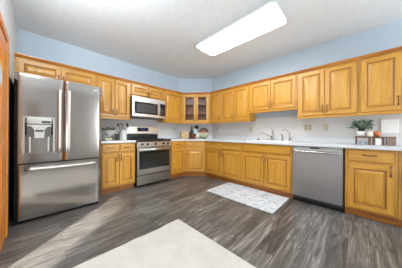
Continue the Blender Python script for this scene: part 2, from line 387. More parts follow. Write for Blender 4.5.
def add_drawer(parent, x0, x1, z0, z1, handle=True, yf=0.0, name='drawer'):
    mb = MB(); panel_loops(mb, x0, x1, z0, z1, yf, FLAT, 'oak_h', 'oak_h'); d = mb.build(name, parent)
    if handle: pull(d, (x0+x1)/2, (z0+z1)/2+0.01, yf-0.020, False, min(0.10, (x1-x0)*.5))
    return d
def cornice(parent, w, zt=2.10, d=0.0, e0=0.0, e1=0.0):
    mb = MB().profile([(0.015, zt), (-0.012, zt), (-0.018, zt+0.012), (-0.034, zt+0.03), (-0.036, zt+0.042), (0.015, zt+0.042)], -e0, w+e1, 'oak_edge')
    return mb.build('cornice', parent)
def rail(parent, w, zb):
    mb = MB().profile([(0.012, zb), (-0.010, zb), (-0.014, zb+0.008), (-0.014, zb+0.020), (-0.006, zb+0.028), (0.012, zb+0.028)], 0, w, 'oak_h')
    return mb.build('light_rail', parent)
G = 'honey oak cabinets'
def upper(label, loc, rz, w, zb, doors, depth=0.305, zt=2.10, crown=(0, 0)):
    t = thing('wall_cabinet', label, 'cabinet', loc, rz)
    e = 0.0008
    MB().box(e, w-e, 0.0, depth-0.002, zb+0.0285, zt-0.0005, 'oak_v').build('body', t)
    cornice(t, w, zt); rail(t, w, zb)
    for x0, x1, hx, hz in doors: add_door(t, x0, x1, zb+0.045, zt-0.022, hx, hz)
    return t
def base(label, loc, rz, w, doors, drawers, depth=0.608, toe=True):
    t = thing('base_cabinet', label, 'cabinet', loc, rz)
    e = 0.0008
    MB().box(e, w-e, 0.0, depth-0.002, 0.10, 0.875, 'oak_v').build('body', t)
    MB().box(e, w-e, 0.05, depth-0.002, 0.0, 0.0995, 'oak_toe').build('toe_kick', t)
    for x0, x1, hx, hz in doors: add_door(t, x0, x1, 0.125, 0.680, hx, hz)
    for d in drawers: add_drawer(t, d[0], d[1], 0.718, 0.855, d[2], name='drawer' if d[2] else 'false_front')
    return t
def pair(w, hz, r=0.022, gap=0.008, h=0.026):
    c = w/2
    return [(r, c-gap/2, c-gap/2-h, hz), (c+gap/2, w-r, c+gap/2+h, hz)]

# right wall: face at y=-0.305 (uppers) and -0.61 (bases)
RU = -0.305; RB = -0.61
ZB = 1.318
w = 1.247-0.879
upper('narrow single-door oak wall cabinet on the right wall, touching the glass corner cabinet', (0.879, RU, 0), 0, w, ZB, [(0.022, w-0.022, w-0.045, ZB+0.14)])
w = 2.006-1.249
upper('two-door oak wall cabinet between the narrow single-door one and the short one over the sink', (1.249, RU, 0), 0, w, ZB, pair(w, ZB+0.14))
w = 2.915-2.008
upper('short wide two-door oak wall cabinet above the sink', (2.008, RU, 0), 0, w, 1.490, pair(w, 1.49+0.13))
w = 3.670-2.917
upper('two-door oak wall cabinet above the dishwasher', (2.917, RU, 0), 0, w, ZB, pair(w, ZB+0.14))
w = 4.432-3.672
upper('oak wall cabinet above the potted plant, cut by the right edge of the photo', (3.672, RU, 0), 0, w, ZB, pair(w, ZB+0.16))

w = 2.017-0.998
base('oak base cabinet with two drawers over two doors, between the corner and the sink base', (0.998, RB, 0), 0, w, pair(w, 0.61), [(0.022, w/2-0.012, True), (w/2+0.012, w-0.022, True)])
w = 2.921-2.019
base('wide oak sink base with a plain false front, left of the dishwasher', (2.019, RB, 0), 0, w, pair(w, 0.61), [(0.022, w-0.022, False)])
w = 3.990-3.546
base('oak base cabinet with one drawer and one door, right of the dishwasher', (3.546, RB, 0), 0, w, [(0.030, w-0.030, w-0.030-0.025, 0.625)], [(0.030, w-0.030, True)])
w = 4.600-3.992
base('oak base cabinet at the far right, barely in the frame', (3.992, RB, 0), 0, w, pair(w, 0.61), [(0.030, w-0.030, True)])

# left wall: local x = world y
LU = 0.305; LB = 0.61
R90 = PI/2
w = 1.356-0.774
upper('single-door oak wall cabinet between the microwave and the glass corner cabinet', (LU, -1.356, 0), R90, w, ZB, [(0.025, w-0.022, None, None)])
w = 2.137-1.358
upper('short two-door oak wall cabinet above the microwave', (LU, -2.137, 0), R90, w, 1.822, pair(w, 1.822+0.09))
w = 2.738-2.139
upper('two-door oak wall cabinet between the microwave and the fridge', (LU, -2.738, 0), R90, w, ZB, pair(w, ZB+0.14))
w = 3.700-2.740
upper('short wide two-door oak wall cabinet above the fridge', (LU, -3.700, 0), R90, w, 1.80, pair(w, 1.80+0.09, r=0.03))
w = 1.354-0.935
base('narrow oak base cabinet with one drawer, between the range and the corner', (LB, -1.354, 0), R90, w, [(0.022, w-0.022, None, None)], [(0.022, w-0.022, True)])
w = 2.745-2.158
base('oak base cabinet with two drawers and two doors, between the fridge and the range', (LB, -2.745, 0), R90, w, pair(w, 0.61), [(0.022, w/2-0.012, True), (w/2+0.012, w-0.022, True)])

# slanted corner base cabinet
B = Vector((0.61, -0.933)); Cc = Vector((0.996, -0.61)); dl = (Cc-B).length; ang = math.atan2(Cc.y-B.y, Cc.x-B.x)
t = thing('base_cabinet', 'slanted oak corner base cabinet with one drawer and one door', 'cabinet', (B.x, B.y, 0), ang)
def loc2(px, py, o=B, a=ang):
    dx, dy = px-o.x, py-o.y; return (dx*math.cos(a)+dy*math.sin(a), -dx*math.sin(a)+dy*math.cos(a))
pts = [loc2(*q) for q in ((0.61, -0.933), (0.996, -0.61), (0.996, -0.002), (0.706, -0.002), (0.002, -0.679), (0.002, -0.933))]
MB().prism(pts, 0.10, 0.875, 'oak_v').build('body', t)
pts = [loc2(*q) for q in ((0.56, -0.933), (0.585, -0.91), (0.972, -0.585), (0.996, -0.56), (0.996, -0.002), (0.706, -0.002), (0.002, -0.679), (0.002, -0.933))]
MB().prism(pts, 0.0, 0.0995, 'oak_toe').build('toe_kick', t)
add_door(t, 0.022, dl-0.022, 0.125, 0.680); add_drawer(t, 0.022, dl-0.022, 0.718, 0.855)

# glass-door corner wall cabinet
B = Vector((0.305, -0.772)); Cc = Vector((0.877, -0.305)); dl = (Cc-B).length; ang = math.atan2(Cc.y-B.y, Cc.x-B.x)
t = thing('wall_cabinet', 'slanted oak corner wall cabinet with two glass doors', 'cabinet', (B.x, B.y, 0), ang)
foot = [(0.305, -0.772), (0.877, -0.305), (0.877, -0.002), (0.707, -0.002), (0.002, -0.680), (0.002, -0.772)]
pts = [loc2(*q, o=B, a=ang) for q in foot]
def shrink(pts, k):
    cx = sum(p[0] for p in pts)/len(pts); cy = sum(p[1] for p in pts)/len(pts)
    return [(cx+(x-cx)*k, cy+(y-cy)*k) for x, y in pts]
mb = MB(); mb.prism(pts, ZB+0.0285, ZB+0.045, 'oak_v'); mb.prism(pts, 2.08, 2.0995, 'oak_v')
ins = shrink(pts, 0.955); n = len(pts)
for i in range(1, n):            # side and back boards, left open to the front
    j = (i+1) % n
    q = [pts[i], pts[j], ins[j], ins[i]]
    mb.prism(q, ZB+0.045, 2.08, 'inside')
zf0, zf1 = ZB+0.045, 2.08
for x0, x1 in ((0, 0.045), (dl-0.045, dl), (dl/2-0.014, dl/2+0.014)): mb.box(x0, x1, 0.0, 0.018, zf0, zf1, 'oak_v')
mb.build('body', t)
for z in (1.575, 1.83):
    MB().prism(shrink([pts[0], pts[1], pts[2], pts[3], pts[4], pts[5]], 0.90), z, z+0.016, 'inside').build('shelf', t)
cornice(t, dl, 2.10); rail(t, dl, ZB)
for x0, x1, hx in ((0.035, dl/2-0.004, dl/2-0.028), (dl/2+0.004, dl-0.035, dl/2+0.028)):
    z0, z1 = ZB+0.045, 2.078; st = 0.058
    mb = MB()
    def ring(ins, y): return [mb.bm.verts.new(v) for v in ((x0+ins, y, z0+ins), (x1-ins, y, z0+ins), (x1-ins, y, z1-ins), (x0+ins, y, z1-ins))]
    R = [ring(st, 0.0), ring(0, 0.0), ring(0, -0.015), ring(0.005, -0.020), ring(st-0.008, -0.020), ring(st, -0.012), ring(st, 0.0)]
    for k, (a, b) in enumerate(zip(R, R[1:])):
        for i in range(4): mb.face([a[i], a[(i+1) % 4], b[(i+1) % 4], b[i]], 'oak_h' if i in (0, 2) else 'oak_v')
    d = mb.build('door', t)
    MB().box(x0+st-0.004, x1-st+0.004, -0.008, -0.005, z0+st-0.004, z1-st+0.004, 'glass').build('glass_pane', d)
    pull(d, hx, ZB+0.14, -0.020)

# ------------------------------------------------------------------ countertops
def diagp(p0, p1, off):
    d = (Vector(p1)-Vector(p0)).normalized(); return d, Vector((d.y, -d.x))*off
mb = MB()
Z0, Z1 = 0.876, 0.914
mb.prism([(0.003, -1.364), (0.655, -1.364), (0.655, -0.957), (1.012, -0.655), (2.10, -0.655), (2.10, -0.003), (0.706, -0.003), (0.003, -0.679)], Z0, Z1, 'laminate')
mb.box(2.10, 2.84, -0.655, -0.56, Z0, Z1, 'laminate').box(2.10, 2.84, -0.16, -0.003, Z0, Z1, 'laminate').box(2.84, 4.62, -0.655, -0.003, Z0, Z1, 'laminate')
ct = mb.build('countertop'); tag(ct, 'long white laminate countertop running from the range round the corner past the sink', 'countertop')
mb = MB().box(0.003, 0.022, -1.364, -0.685, Z1, 1.00, 'laminate').box(0.720, 4.62, -0.022, -0.003, Z1, 1.00, 'laminate')
mb.prism([(0.003, -0.679), (0.022, -0.688), (0.716, -0.022), (0.706, -0.003)], Z1, 1.00, 'laminate')
mb.build('backsplash', ct)
ct = MB().box(0.003, 0.655, -2.765, -2.158, Z0, Z1, 'laminate').build('countertop'); bevelmod(tag(ct, 'short white laminate countertop between the fridge and the range', 'countertop'), 0.006)
MB().box(0.003, 0.022, -2.765, -2.158, Z1, 1.00, 'laminate').build('backsplash', ct)

# ------------------------------------------------------------------ fridge (local x = world y from its left side)
t = thing('refrigerator', 'stainless steel french-door refrigerator with an ice and water dispenser', 'refrigerator', (0.95, -3.657, 0), R90)
FW = 0.846
bevelmod(MB().box(0.004, FW-0.004, 0.065, 0.925, 0.02, 1.735, 'grey_case').build('case', t), 0.006)
MB().box(0.02, FW-0.02, 0.04, 0.08, 0.002, 0.045, 'matte_black').build('toe_grille', t)
def curved_panel(x0, x1, z0, z1, bow_, thick, m, cx, W2, nseg=10, hole=None):
    mb = MB(); xs = [x0+(x1-x0)*i/nseg for i in range(nseg+1)]
    e = 0.012
    def yf(x):
        y = -bow_*(1-((x-cx)/W2)**2)
        dd = min(x-x0, x1-x); 
        return y+(e if dd < 1e-6 else 0)
    xs = [x0, x0+0.006]+xs[1:-1]+[x1-0.006, x1]
    F0 = [mb.bm.verts.new((x, yf(x), z0)) for x in xs]; F1 = [mb.bm.verts.new((x, yf(x), z1)) for x in xs]
    B0 = [mb.bm.verts.new((x, thick, z0)) for x in xs]; B1 = [mb.bm.verts.new((x, thick, z1)) for x in xs]
    G0 = [mb.bm.verts.new(v.co) for v in F0]; G1 = [mb.bm.verts.new(v.co) for v in F1]   # own vertices so the front shades smoothly
    for i in range(len(xs)-1):
        mb.face([G0[i], G0[i+1], G1[i+1], G1[i]], m, True); mb.face([B0[i+1], B0[i], B1[i], B1[i+1]], m)
        mb.face([F1[i], F1[i+1], B1[i+1], B1[i]], m); mb.face([F0[i+1], F0[i], B0[i], B0[i+1]], m)
    mb.face([F0[0], F1[0], B1[0], B0[0]], m); mb.face([F0[-1], B0[-1], B1[-1], F1[-1]], m)
    return mb
mid = FW/2+0.002
BW = 0.005
dL = curved_panel(0, mid-0.003, 0.695, 1.725, BW, 0.06, 'steel_v', FW/2, FW/2).build('door', t)
dR = curved_panel(mid+0.003, FW, 0.695, 1.725, BW, 0.06, 'steel_v', FW/2, FW/2).build('door', t)
fz = curved_panel(0, FW, 0.045, 0.680, BW, 0.06, 'steel_v', FW/2, FW/2, 16).build('freezer_drawer', t)
def bar_handle(parent, p0, p1, out, m='handle_steel', w=0.019):
    mb = MB(); p0 = Vector(p0); p1 = Vector(p1); d = (p1-p0).normalized()
    pts = []
    for i in range(13):
        k = i/12; pts.append(p0.lerp(p1, k)+Vector((0, -out-0.010*math.sin(PI*k), 0)))
    mb.tube(pts, w, m, 10)
    for q in (p0+d*0.05, p1-d*0.05): mb.tube([q, q+Vector((0, -out, 0))], w*0.8, m, 8)
    return mb.build('handle', parent)
bar_handle(dL, (mid-0.045, -BW+0.002, 0.80), (mid-0.045, -BW+0.002, 1.60), 0.045)
bar_handle(dR, (mid+0.045, -BW+0.002, 0.80), (mid+0.045, -BW+0.002, 1.60), 0.045)
bar_handle(fz, (0.085, -0.002, 0.625), (FW-0.075, -0.002, 0.625), 0.048, w=0.015)
MB().box(FW-0.10, FW-0.055, -0.0065, -0.003, 1.655, 1.672, 'steel_bright').build('badge', dR)
# dispenser: raised frame, dark control band, recess with chute
mb = MB(); x0, x1, z0, z1 = 0.070, 0.335, 0.80, 1.235; y = -0.006
mb.box(x0, x0+0.014, y-0.012, y, z0, z1, 'steel_bright').box(x1-0.014, x1, y-0.012, y, z0, z1, 'steel_bright')
mb.box(x0+0.014, x1-0.014, y-0.012, y, z1-0.012, z1, 'steel_bright').box(x0+0.014, x1-0.014, y-0.012, y, z0, z0+0.02, 'steel_v')
dp = mb.build('dispenser_frame', dL)
MB().box(x0+0.014, x1-0.014, y-0.006, y-0.001, z0+0.02, z1-0.012, 'recess_grey').build('dispenser_back', dL)
mb = MB().box(x0+0.03, x1-0.03, y-0.016, y-0.006, 1.155, 1.222, 'steel_bright', 0.003)
mb.box(x0+0.014, x0+0.032, y-0.020, y-0.006, 1.02, 1.16, 'matte_black'); mb.box(x1-0.032, x1-0.014, y-0.020, y-0.006, 1.02, 1.16, 'matte_black')
mb.box(x0+0.15, x1-0.035, y-0.0175, y-0.015, 1.165, 1.19, 'dark_plastic')
mb.build('dispenser_controls', dL)
mb = MB(); cxm = (x0+x1)/2
q = [(cxm-0.072, 1.125), (cxm+0.072, 1.125), (cxm+0.045, 1.085), (cxm+0.040, 0.985), (cxm-0.040, 0.985), (cxm-0.045, 1.085)]
a = [mb.bm.verts.new((px, y-0.022, pz)) for px, pz in q]; b = [mb.bm.verts.new((px, y-0.005, pz)) for px, pz in q]
mb.face(a, 'steel_bright'); mb.face(b[::-1], 'steel_bright')
for i in range(6): mb.face([a[i], a[(i+1) % 6], b[(i+1) % 6], b[i]], 'steel_bright')
mb.box(x0+0.03, x1-0.03, y-0.020, y-0.005, 1.122, 1.142, 'steel_bright')
mb.box(cxm-0.035, cxm+0.035, y-0.026, y-0.021, 1.06, 1.08, 'dark_plastic')
mb.build('dispenser_chute', dL)
MB().box(cxm-0.07, cxm+0.07, y-0.010, y-0.005, 0.82, 0.98, 'steel_v').box(cxm-0.085, cxm-0.070, y-0.014, y-0.005, 0.82, 1.0, 'steel_bright').box(cxm+0.070, cxm+0.085, y-0.014, y-0.005, 0.82, 1.0, 'steel_bright').build('dispenser_well', dL)

# ------------------------------------------------------------------ gas range
t = thing('gas_range', 'freestanding stainless steel gas range with black grates', 'range', (0.68, -2.150, 0), R90)
RW = 0.765
MB().box(0, RW, 0.03, 0.655, 0.03, 0.885, 'black').build('body', t)
MB().box(0.02, RW-0.02, 0.06, 0.6, 0.001, 0.03, 'matte_black').build('plinth', t)
bevelmod(MB().box(0.0, RW, -0.012, 0.655, 0.886, 0.908, 'black').build('cooktop', t), 0.006)
dr = bevelmod(MB().box(0.004, RW-0.004, 0.0, 0.03, 0.045, 0.222, 'steel').build('storage_drawer', t), 0.004)
mb = MB()
X0, X1, Z0d, Z1d = 0.004, RW-0.004, 0.236, 0.775
wx0, wx1, wz0, wz1 = 0.04, RW-0.04, 0.345, 0.70
mb.box(X0, wx0, 0.0, 0.03, Z0d, Z1d, 'steel').box(wx1, X1, 0.0, 0.03, Z0d, Z1d, 'steel').box(wx0, wx1, 0.0, 0.03, Z0d, wz0, 'steel').box(wx0, wx1, 0.0, 0.03, wz1, Z1d, 'steel')
od = mb.build('oven_door', t)
MB().box(wx0, wx1, 0.003, 0.02, wz0, wz1, 'glass_black').build('oven_window', od)
MB().box(wx0+0.05, wx1-0.05, 0.001, 0.003, wz0+0.035, wz1-0.045, 'oven_screen').build('window_screen', od)
hb = MB().tube([(0.03, -0.045, 0.728), (RW-0.03, -0.045, 0.728)], 0.014, 'steel_bright', 12)
for x in (0.06, RW-0.06): hb.tube([(x, 0.0, 0.728), (x, -0.045, 0.728)], 0.010, 'steel_bright', 8)
hb.build('handle', od)
cp = MB().profile([(0.03, 0.785), (-0.006, 0.785), (-0.012, 0.880), (0.03, 0.885)], 0.0, RW, 'steel_bright').build('control_panel', t)
for i, x in enumerate((0.09, 0.20, RW/2, RW-0.20, RW-0.09)):
    mb = MB().tube([(x, -0.008, 0.835), (x, -0.018, 0.835)], 0.024, 'black', 16).tube([(x, -0.018, 0.835), (x, -0.042, 0.836)], [0.019, 0.016], 'black', 16)
    mb.box(x-0.003, x+0.003, -0.046, -0.03, 0.822, 0.850, 'nickel'); mb.build('knob', t)
for gx in (0.02, 0.27, 0.52):      # three cast grates
    mb = MB(); gw = 0.225; y0, y1 = 0.03, 0.55; z = 0.934
    for a in (y0, y1): mb.box(gx, gx+gw, a-0.006, a+0.006, z-0.012, z, 'iron')
    for a in (gx, gx+gw): mb.box(a-0.006, a+0.006, y0, y1, z-0.012, z, 'iron')
    for a in (0.29,): mb.box(gx, gx+gw, a-0.006, a+0.006, z-0.012, z, 'iron')
    for cy in (0.16, 0.42):
        mb.box(gx+gw/2-0.005, gx+gw/2+0.005, cy-0.12, cy+0.12, z-0.010, z+0.004, 'iron'); mb.box(gx, gx+gw, cy-0.005, cy+0.005, z-0.010, z+0.004, 'iron')
    for a in (gx, gx+gw):
        for b_ in (y0, y1): mb.box(a-0.008, a+0.008, b_-0.008, b_+0.008, 0.907, z, 'iron')
    mb.build('grate', t)
    for cy in (0.16, 0.42): MB().lathe([(0.045, 0.0), (0.045, 0.008), (0.032, 0.010), (0.032, 0.018), (0.0, 0.019)], 'iron', (gx+gw/2, cy, 0.907), 16, False).build('burner', t)
bgd = MB().box(0.0, RW, 0.58, 0.665, 0.909, 1.03, 'black').build('backguard_base', t)
bg_ = MB().profile([(0.665, 1.03), (0.585, 1.03), (0.575, 1.045), (0.59, 1.205), (0.605, 1.215), (0.665, 1.215)], 0.0, RW, 'steel_bright').build('backguard', t)
MB().box(RW*0.5-0.13, RW*0.5+0.13, 0.572, 0.585, 1.095, 1.185, 'glass_black').build('display_panel', t)
MB().box(RW*0.5-0.035, RW*0.5+0.055, 0.569, 0.572, 1.125, 1.165, 'blue_display').build('display', t)

# ------------------------------------------------------------------ microwave
t = thing('microwave', 'stainless over-the-range microwave with a dark window', 'microwave', (0.40, -2.1365, 0), R90)
MW = 0.778
z0, z1 = 1.40, 1.8215
MB().box(0.002, MW-0.002, 0.03, 0.398, z0+0.01, z1-0.001, 'black').build('case', t)
MB().box(0.01, MW-0.01, 0.0, 0.39, z0-0.012, z0+0.009, 'dark_plastic').build('vent_base', t)
mb = MB(); wx0, wx1, wz0, wz1 = 0.045, 0.575, z0+0.065, z1-0.105; xe = MW-0.14
mb.box(0, wx0, 0, 0.03, z0+0.01, z1-0.002, 'steel_bright').box(wx1, xe, 0, 0.03, z0+0.01, z1-0.002, 'steel_bright').box(wx0, wx1, 0, 0.03, z0+0.01, wz0, 'steel_bright').box(wx0, wx1, 0, 0.03, wz1, z1-0.002, 'steel_bright')
md = mb.build('door', t)
MB().box(wx0, wx1, 0.002, 0.02, wz0, wz1, 'glass_black').build('door_window', md)
MB().box(wx0+0.05, wx1-0.05, 0.0005, 0.002, wz0+0.035, wz1-0.035, 'dark_plastic').build('window_screen', md)
hb = MB().tube([(0.605, -0.035, z0+0.045), (0.605, -0.042, (z0+z1)/2-0.03), (0.605, -0.035, z1-0.10)], 0.012, 'steel_bright', 10)
for zz in (z0+0.06, z1-0.115): hb.tube([(0.605, 0, zz), (0.605, -0.036, zz)], 0.008, 'steel_bright', 8)
hb.build('handle', md)
MB().box(xe+0.001, MW, 0, 0.03, z1-0.085, z1-0.002, 'steel_bright').box(xe+0.001, MW, 0, 0.03, z0+0.01, z0+0.05, 'steel_bright').box(xe+0.001, MW, 0.001, 0.03, z0+0.05, z1-0.085, 'black').build('control_panel', t)
MB().box(xe+0.02, MW-0.02, -0.001, 0.001, z1-0.13, z1-0.10, 'blue_display').build('display', t)
mb = MB()
for i in range(3):
    for j in range(4): mb.box(xe+0.022+i*0.034, xe+0.046+i*0.034, -0.001, 0.001, z0+0.065+j*0.045, z0+0.095+j*0.045, 'dark_plastic')
mb.build('keypad', t)

# ------------------------------------------------------------------ dishwasher
t = thing('dishwasher', 'stainless steel dishwasher with a long bowed handle', 'dishwasher', (2.927, -0.64, 0), 0)
DW = 0.612
MB().box(0.003, DW-0.003, 0.035, 0.62, 0.06, 0.872, 'grey_case').build('tub', t)
MB().box(0.004, DW-0.004, 0.065, 0.30, 0.001, 0.095, 'matte_black').build('toe_kick', t)
dd = bevelmod(MB().box(0.004, DW-0.014, 0.0, 0.034, 0.100, 0.832, 'dw_steel').build('door', t), 0.006)
MB().box(0.004, DW-0.014, 0.004, 0.034, 0.8325, 0.868, 'steel').build('control_strip', t)
MB().box(0.235, 0.345, 0.001, 0.0035, 0.838, 0.860, 'black').build('display', t)
mb = MB(); pts = []
for i in range(17):
    k = i/16; pts.append((0.03+(DW-0.07)*k, -0.050-0.006*math.sin(PI*k), 0.795-0.0*math.sin(PI*k)))
pts = [(0.03, 0.0, 0.795)]+pts+[(DW-0.04, 0.0, 0.795)]
mb.tube(pts, 0.012, 'steel', 10); mb.build('handle', dd)

# ------------------------------------------------------------------ sink and taps
t = thing('sink', 'white double-bowl drop-in kitchen sink', 'sink', (2.10, -0.56, 0.914), 0)
mb = MB(); SW, SD = 0.74, 0.40
rz0, rz1 = 0.0005, 0.012
mb.box(-0.012, SW+0.012, -0.012, 0.03, rz0, rz1, 'white').box(-0.012, SW+0.012, SD-0.03, SD+0.09, rz0, rz1, 'white')
mb.box(-0.012, 0.03, 0.03, SD-0.03, rz0, rz1, 'white').box(SW-0.03, SW+0.012, 0.03, SD-0.03, rz0, rz1, 'white').box(SW/2-0.02, SW/2+0.02, 0.03, SD-0.03, rz0, rz1, 'white')
mb.build('rim', t)
for x0, x1 in ((0.031, SW/2-0.021), (SW/2+0.021, SW-0.031)):
    mb = MB(); y0, y1, zb = 0.031, SD-0.031, -0.036
    a = [mb.bm.verts.new(v) for v in ((x0, y0, rz0), (x1, y0, rz0), (x1, y1, rz0), (x0, y1, rz0))]
    b = [mb.bm.verts.new(v) for v in ((x0+.02, y0+.02, zb), (x1-.02, y0+.02, zb), (x1-.02, y1-.02, zb), (x0+.02, y1-.02, zb))]
    for i in range(4): mb.face([a[i], a[(i+1) % 4], b[(i+1) % 4], b[i]], 'white')
    mb.face(b, 'white'); o = mb.build('bowl', t)
    MB().lathe([(0.03, 0.0), (0.03, 0.003), (0.0, 0.002)], 'chrome', ((x0+x1)/2, (y0+y1)/2, zb+0.0005), 14, False).build('drain', t)
ZR = 0.9265
t = thing('kitchen_faucet', 'chrome lever faucet with a long low spout, the left of the two taps', 'faucet', (2.43, -0.11, ZR), 0)
bevelmod(MB().box(-0.14, 0.10, -0.028, 0.028, 0, 0.012, 'chrome').build('deck_plate', t))
MB().lathe([(0.030, 0.012), (0.028, 0.03), (0.024, 0.09), (0.022, 0.115), (0.012, 0.125), (0.0, 0.127)], 'nickel', (0, 0, 0), 16, False).build('body', t)
MB().tube([(0.0, -0.01, 0.05), (-0.05, -0.05, 0.09), (-0.11, -0.10, 0.135), (-0.16, -0.15, 0.150), (-0.185, -0.17, 0.145), (-0.19, -0.175, 0.118)], [0.013, 0.012, 0.011, 0.010, 0.011, 0.011], 'nickel', 10).build('spout', t)
MB().tube([(0.0, 0.0, 0.12), (-0.005, 0.0, 0.17), (-0.02, 0.0, 0.24)], [0.014, 0.011, 0.008], 'nickel', 10).build('lever', t)
t = thing('soap_dispenser', 'small nickel soap pump standing between the two faucets', 'soap dispenser', (2.615, -0.11, ZR), 0)
MB().lathe([(0.022, 0.0), (0.022, 0.01), (0.016, 0.02), (0.015, 0.08), (0.010, 0.10), (0.0, 0.102)], 'nickel', (0, 0, 0), 14, False).build('body', t)
MB().tube([(0, 0, 0.10), (-0.012, -0.01, 0.118), (-0.04, -0.03, 0.120)], [0.012, 0.012, 0.008], 'nickel', 8).build('pump_head', t)
t = thing('gooseneck_faucet', 'slim gooseneck filter faucet, the right of the two taps', 'faucet', (2.745, -0.11, ZR), 0)
MB().lathe([(0.022, 0.0), (0.020, 0.02), (0.012, 0.035), (0.010, 0.06), (0.0, 0.061)], 'nickel', (0, 0, 0), 14, False).build('body', t)
MB().tube([(0, 0, 0.05), (0, 0, 0.13), (-0.01, -0.01, 0.165), (-0.035, -0.03, 0.200), (-0.065, -0.05, 0.212), (-0.095, -0.07, 0.200), (-0.10, -0.075, 0.18)], 0.008, 'nickel', 8).build('spout', t)
MB().tube([(0.0, 0, 0.035), (0.035, -0.01, 0.05), (0.055, -0.015, 0.075)], 0.006, 'nickel', 8).build('lever', t)
mb = MB().lathe([(0.03, 0.0), (0.032, 0.008), (0.018, 0.018), (0.010, 0.03), (0.0, 0.032)], 'black', (0, 0, 0), 14, False)
tag(mb.build('sink_stopper', loc=(2.135, -0.13, ZR)), 'small black sink stopper on the left end of the sink rim', 'stopper')

# ------------------------------------------------------------------ outlets
def outlet(label, loc, rz, gang=1):
    t = thing('wall_outlet', label, 'outlet', loc, rz); w = 0.035+0.046*(gang-1)/1.0*0.5+0.0
    hw = 0.035 if gang == 1 else 0.060
    bevelmod(MB().box(-hw, hw, -0.006, 0, -0.058, 0.058, 'almond').build('cover_plate', t), 0.003)
    for k in range(gang):
        cx = 0 if gang == 1 else (-0.028+0.056*k)
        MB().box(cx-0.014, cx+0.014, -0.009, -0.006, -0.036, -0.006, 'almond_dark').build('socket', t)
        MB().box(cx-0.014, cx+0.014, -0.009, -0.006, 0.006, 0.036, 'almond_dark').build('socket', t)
outlet('wide almond double outlet plate above the dishwasher, just right of the sink', (3.016, -0.0005, 1.175), 0, 2)
outlet('single almond outlet plate on the right wall, left of the potted plant', (3.277, -0.0005, 1.172), 0)
outlet('single almond outlet plate on the right wall nearest the slanted corner', (0.90, -0.0005, 1.18), 0)
outlet('single almond outlet plate on the right wall just left of the sink', (1.896, -0.0005, 1.17), 0)
outlet('single almond outlet plate on the left wall, right of the range', (0.0005, -0.80, 1.18), R90)

# ------------------------------------------------------------------ ceiling light
t = thing('ceiling_light', 'long rectangular fluorescent ceiling light with a glowing white cover', 'ceiling light', (2.31, -1.325, 2.545), 0)
def rrect(hx, hy, r, z, n=5):
    out = []
    for cx, cy, a0 in ((hx-r, hy-r, 0), (-hx+r, hy-r, PI/2), (-hx+r, -hy+r, PI), (hx-r, -hy+r, 1.5*PI)):
        for i in range(n+1): a = a0+PI/2*i/n; out.append((cx+r*math.cos(a), cy+r*math.sin(a), z))
    return out
def stack(mb, loops, m):
    R = [[mb.bm.verts.new(p) for p in l] for l in loops]; n = len(R[0])
    for a, b in zip(R, R[1:]):
        for i in range(n): mb.face([a[i], a[(i+1) % n], b[(i+1) % n], b[i]], m, True)
    mb.face(R[0][::-1], m); mb.face(R[-1], m)
mb = MB(); stack(mb, [rrect(0.62, 0.19, 0.06, 0.0), rrect(0.655, 0.215, 0.07, 0.012), rrect(0.668, 0.230, 0.07, 0.022)], 'diffuser'); mb.build('diffuser', t)
mb = MB(); stack(mb, [rrect(0.668, 0.230, 0.07, 0.0225), rrect(0.672, 0.235, 0.07, 0.04), rrect(0.672, 0.235, 0.07, 0.06)], 'window_white'); mb.build('rim', t)
mb = MB(); stack(mb, [rrect(0.655, 0.22, 0.07, 0.0605), rrect(0.655, 0.22, 0.07, CH-2.545-0.0005)], 'window_white'); mb.build('housing', t)

# ------------------------------------------------------------------ rugs
mb = MB().box(1.69, 2.875, -1.305, -0.580, 0.001, 0.011, 'rug_pattern')
bevelmod(tag(mb.build('kitchen_rug'), 'small mottled white and grey-blue rug in front of the sink', 'rug'), 0.004)
mb = MB(); pts = []
x0, x1, y0, y1 = 2.115, 4.3, -5.2, -2.265
N = 60
edge = [(x0+0.010*math.sin((y0+(y1-y0)*i/N)*4.3)*(1 if i < N-4 else 0)-0.012*math.exp(-(((y0+(y1-y0)*i/N)+2.80)/0.06)**2), y0+(y1-y0)*i/N) for i in range(N+1)]
pts = [(x1, y0), (x1, y1)]+edge[::-1]
mb.prism(pts, 0.001, 0.013, 'rug_cream')
bevelmod(tag(mb.build('area_rug'), 'large plain cream rug in the foreground', 'rug'), 0.004)

# ------------------------------------------------------------------ things on the right countertop
ZC = 0.9145
def riser(label, x0, x1, y0, y1, h):
    t = thing('wooden_riser', label, 'riser', (x0, y0, ZC), 0)
    W_, D_ = x1-x0, y1-y0
    bevelmod(MB().box(0, W_, 0, D_, h-0.018, h, 'walnut').build('top', t), 0.002)
    for a in (0.006, W_-0.026): MB().box(a, a+0.020, 0.006, D_-0.006, 0, h-0.0185, 'walnut').build('leg', t)
    return t
riser('low walnut riser under the white plant pot', 3.635, 3.795, -0.36, -0.22, 0.112)
riser('low walnut riser under the copper apple, beside the mauve block', 3.802, 3.915, -0.36, -0.22, 0.112)
ZT = ZC+0.1125
t = thing('potted_plant', 'bushy grey-green plant in a white pot on the riser', 'plant', (3.700, -0.285, ZT), 0)
MB().lathe([(0.030, 0.0), (0.040, 0.004), (0.044, 0.03), (0.046, 0.072), (0.040, 0.072), (0.038, 0.060), (0.0, 0.058)], 'white', (0, 0, 0), 20, False).build('pot', t)
mb = MB(); st = MB(); random.seed(3)
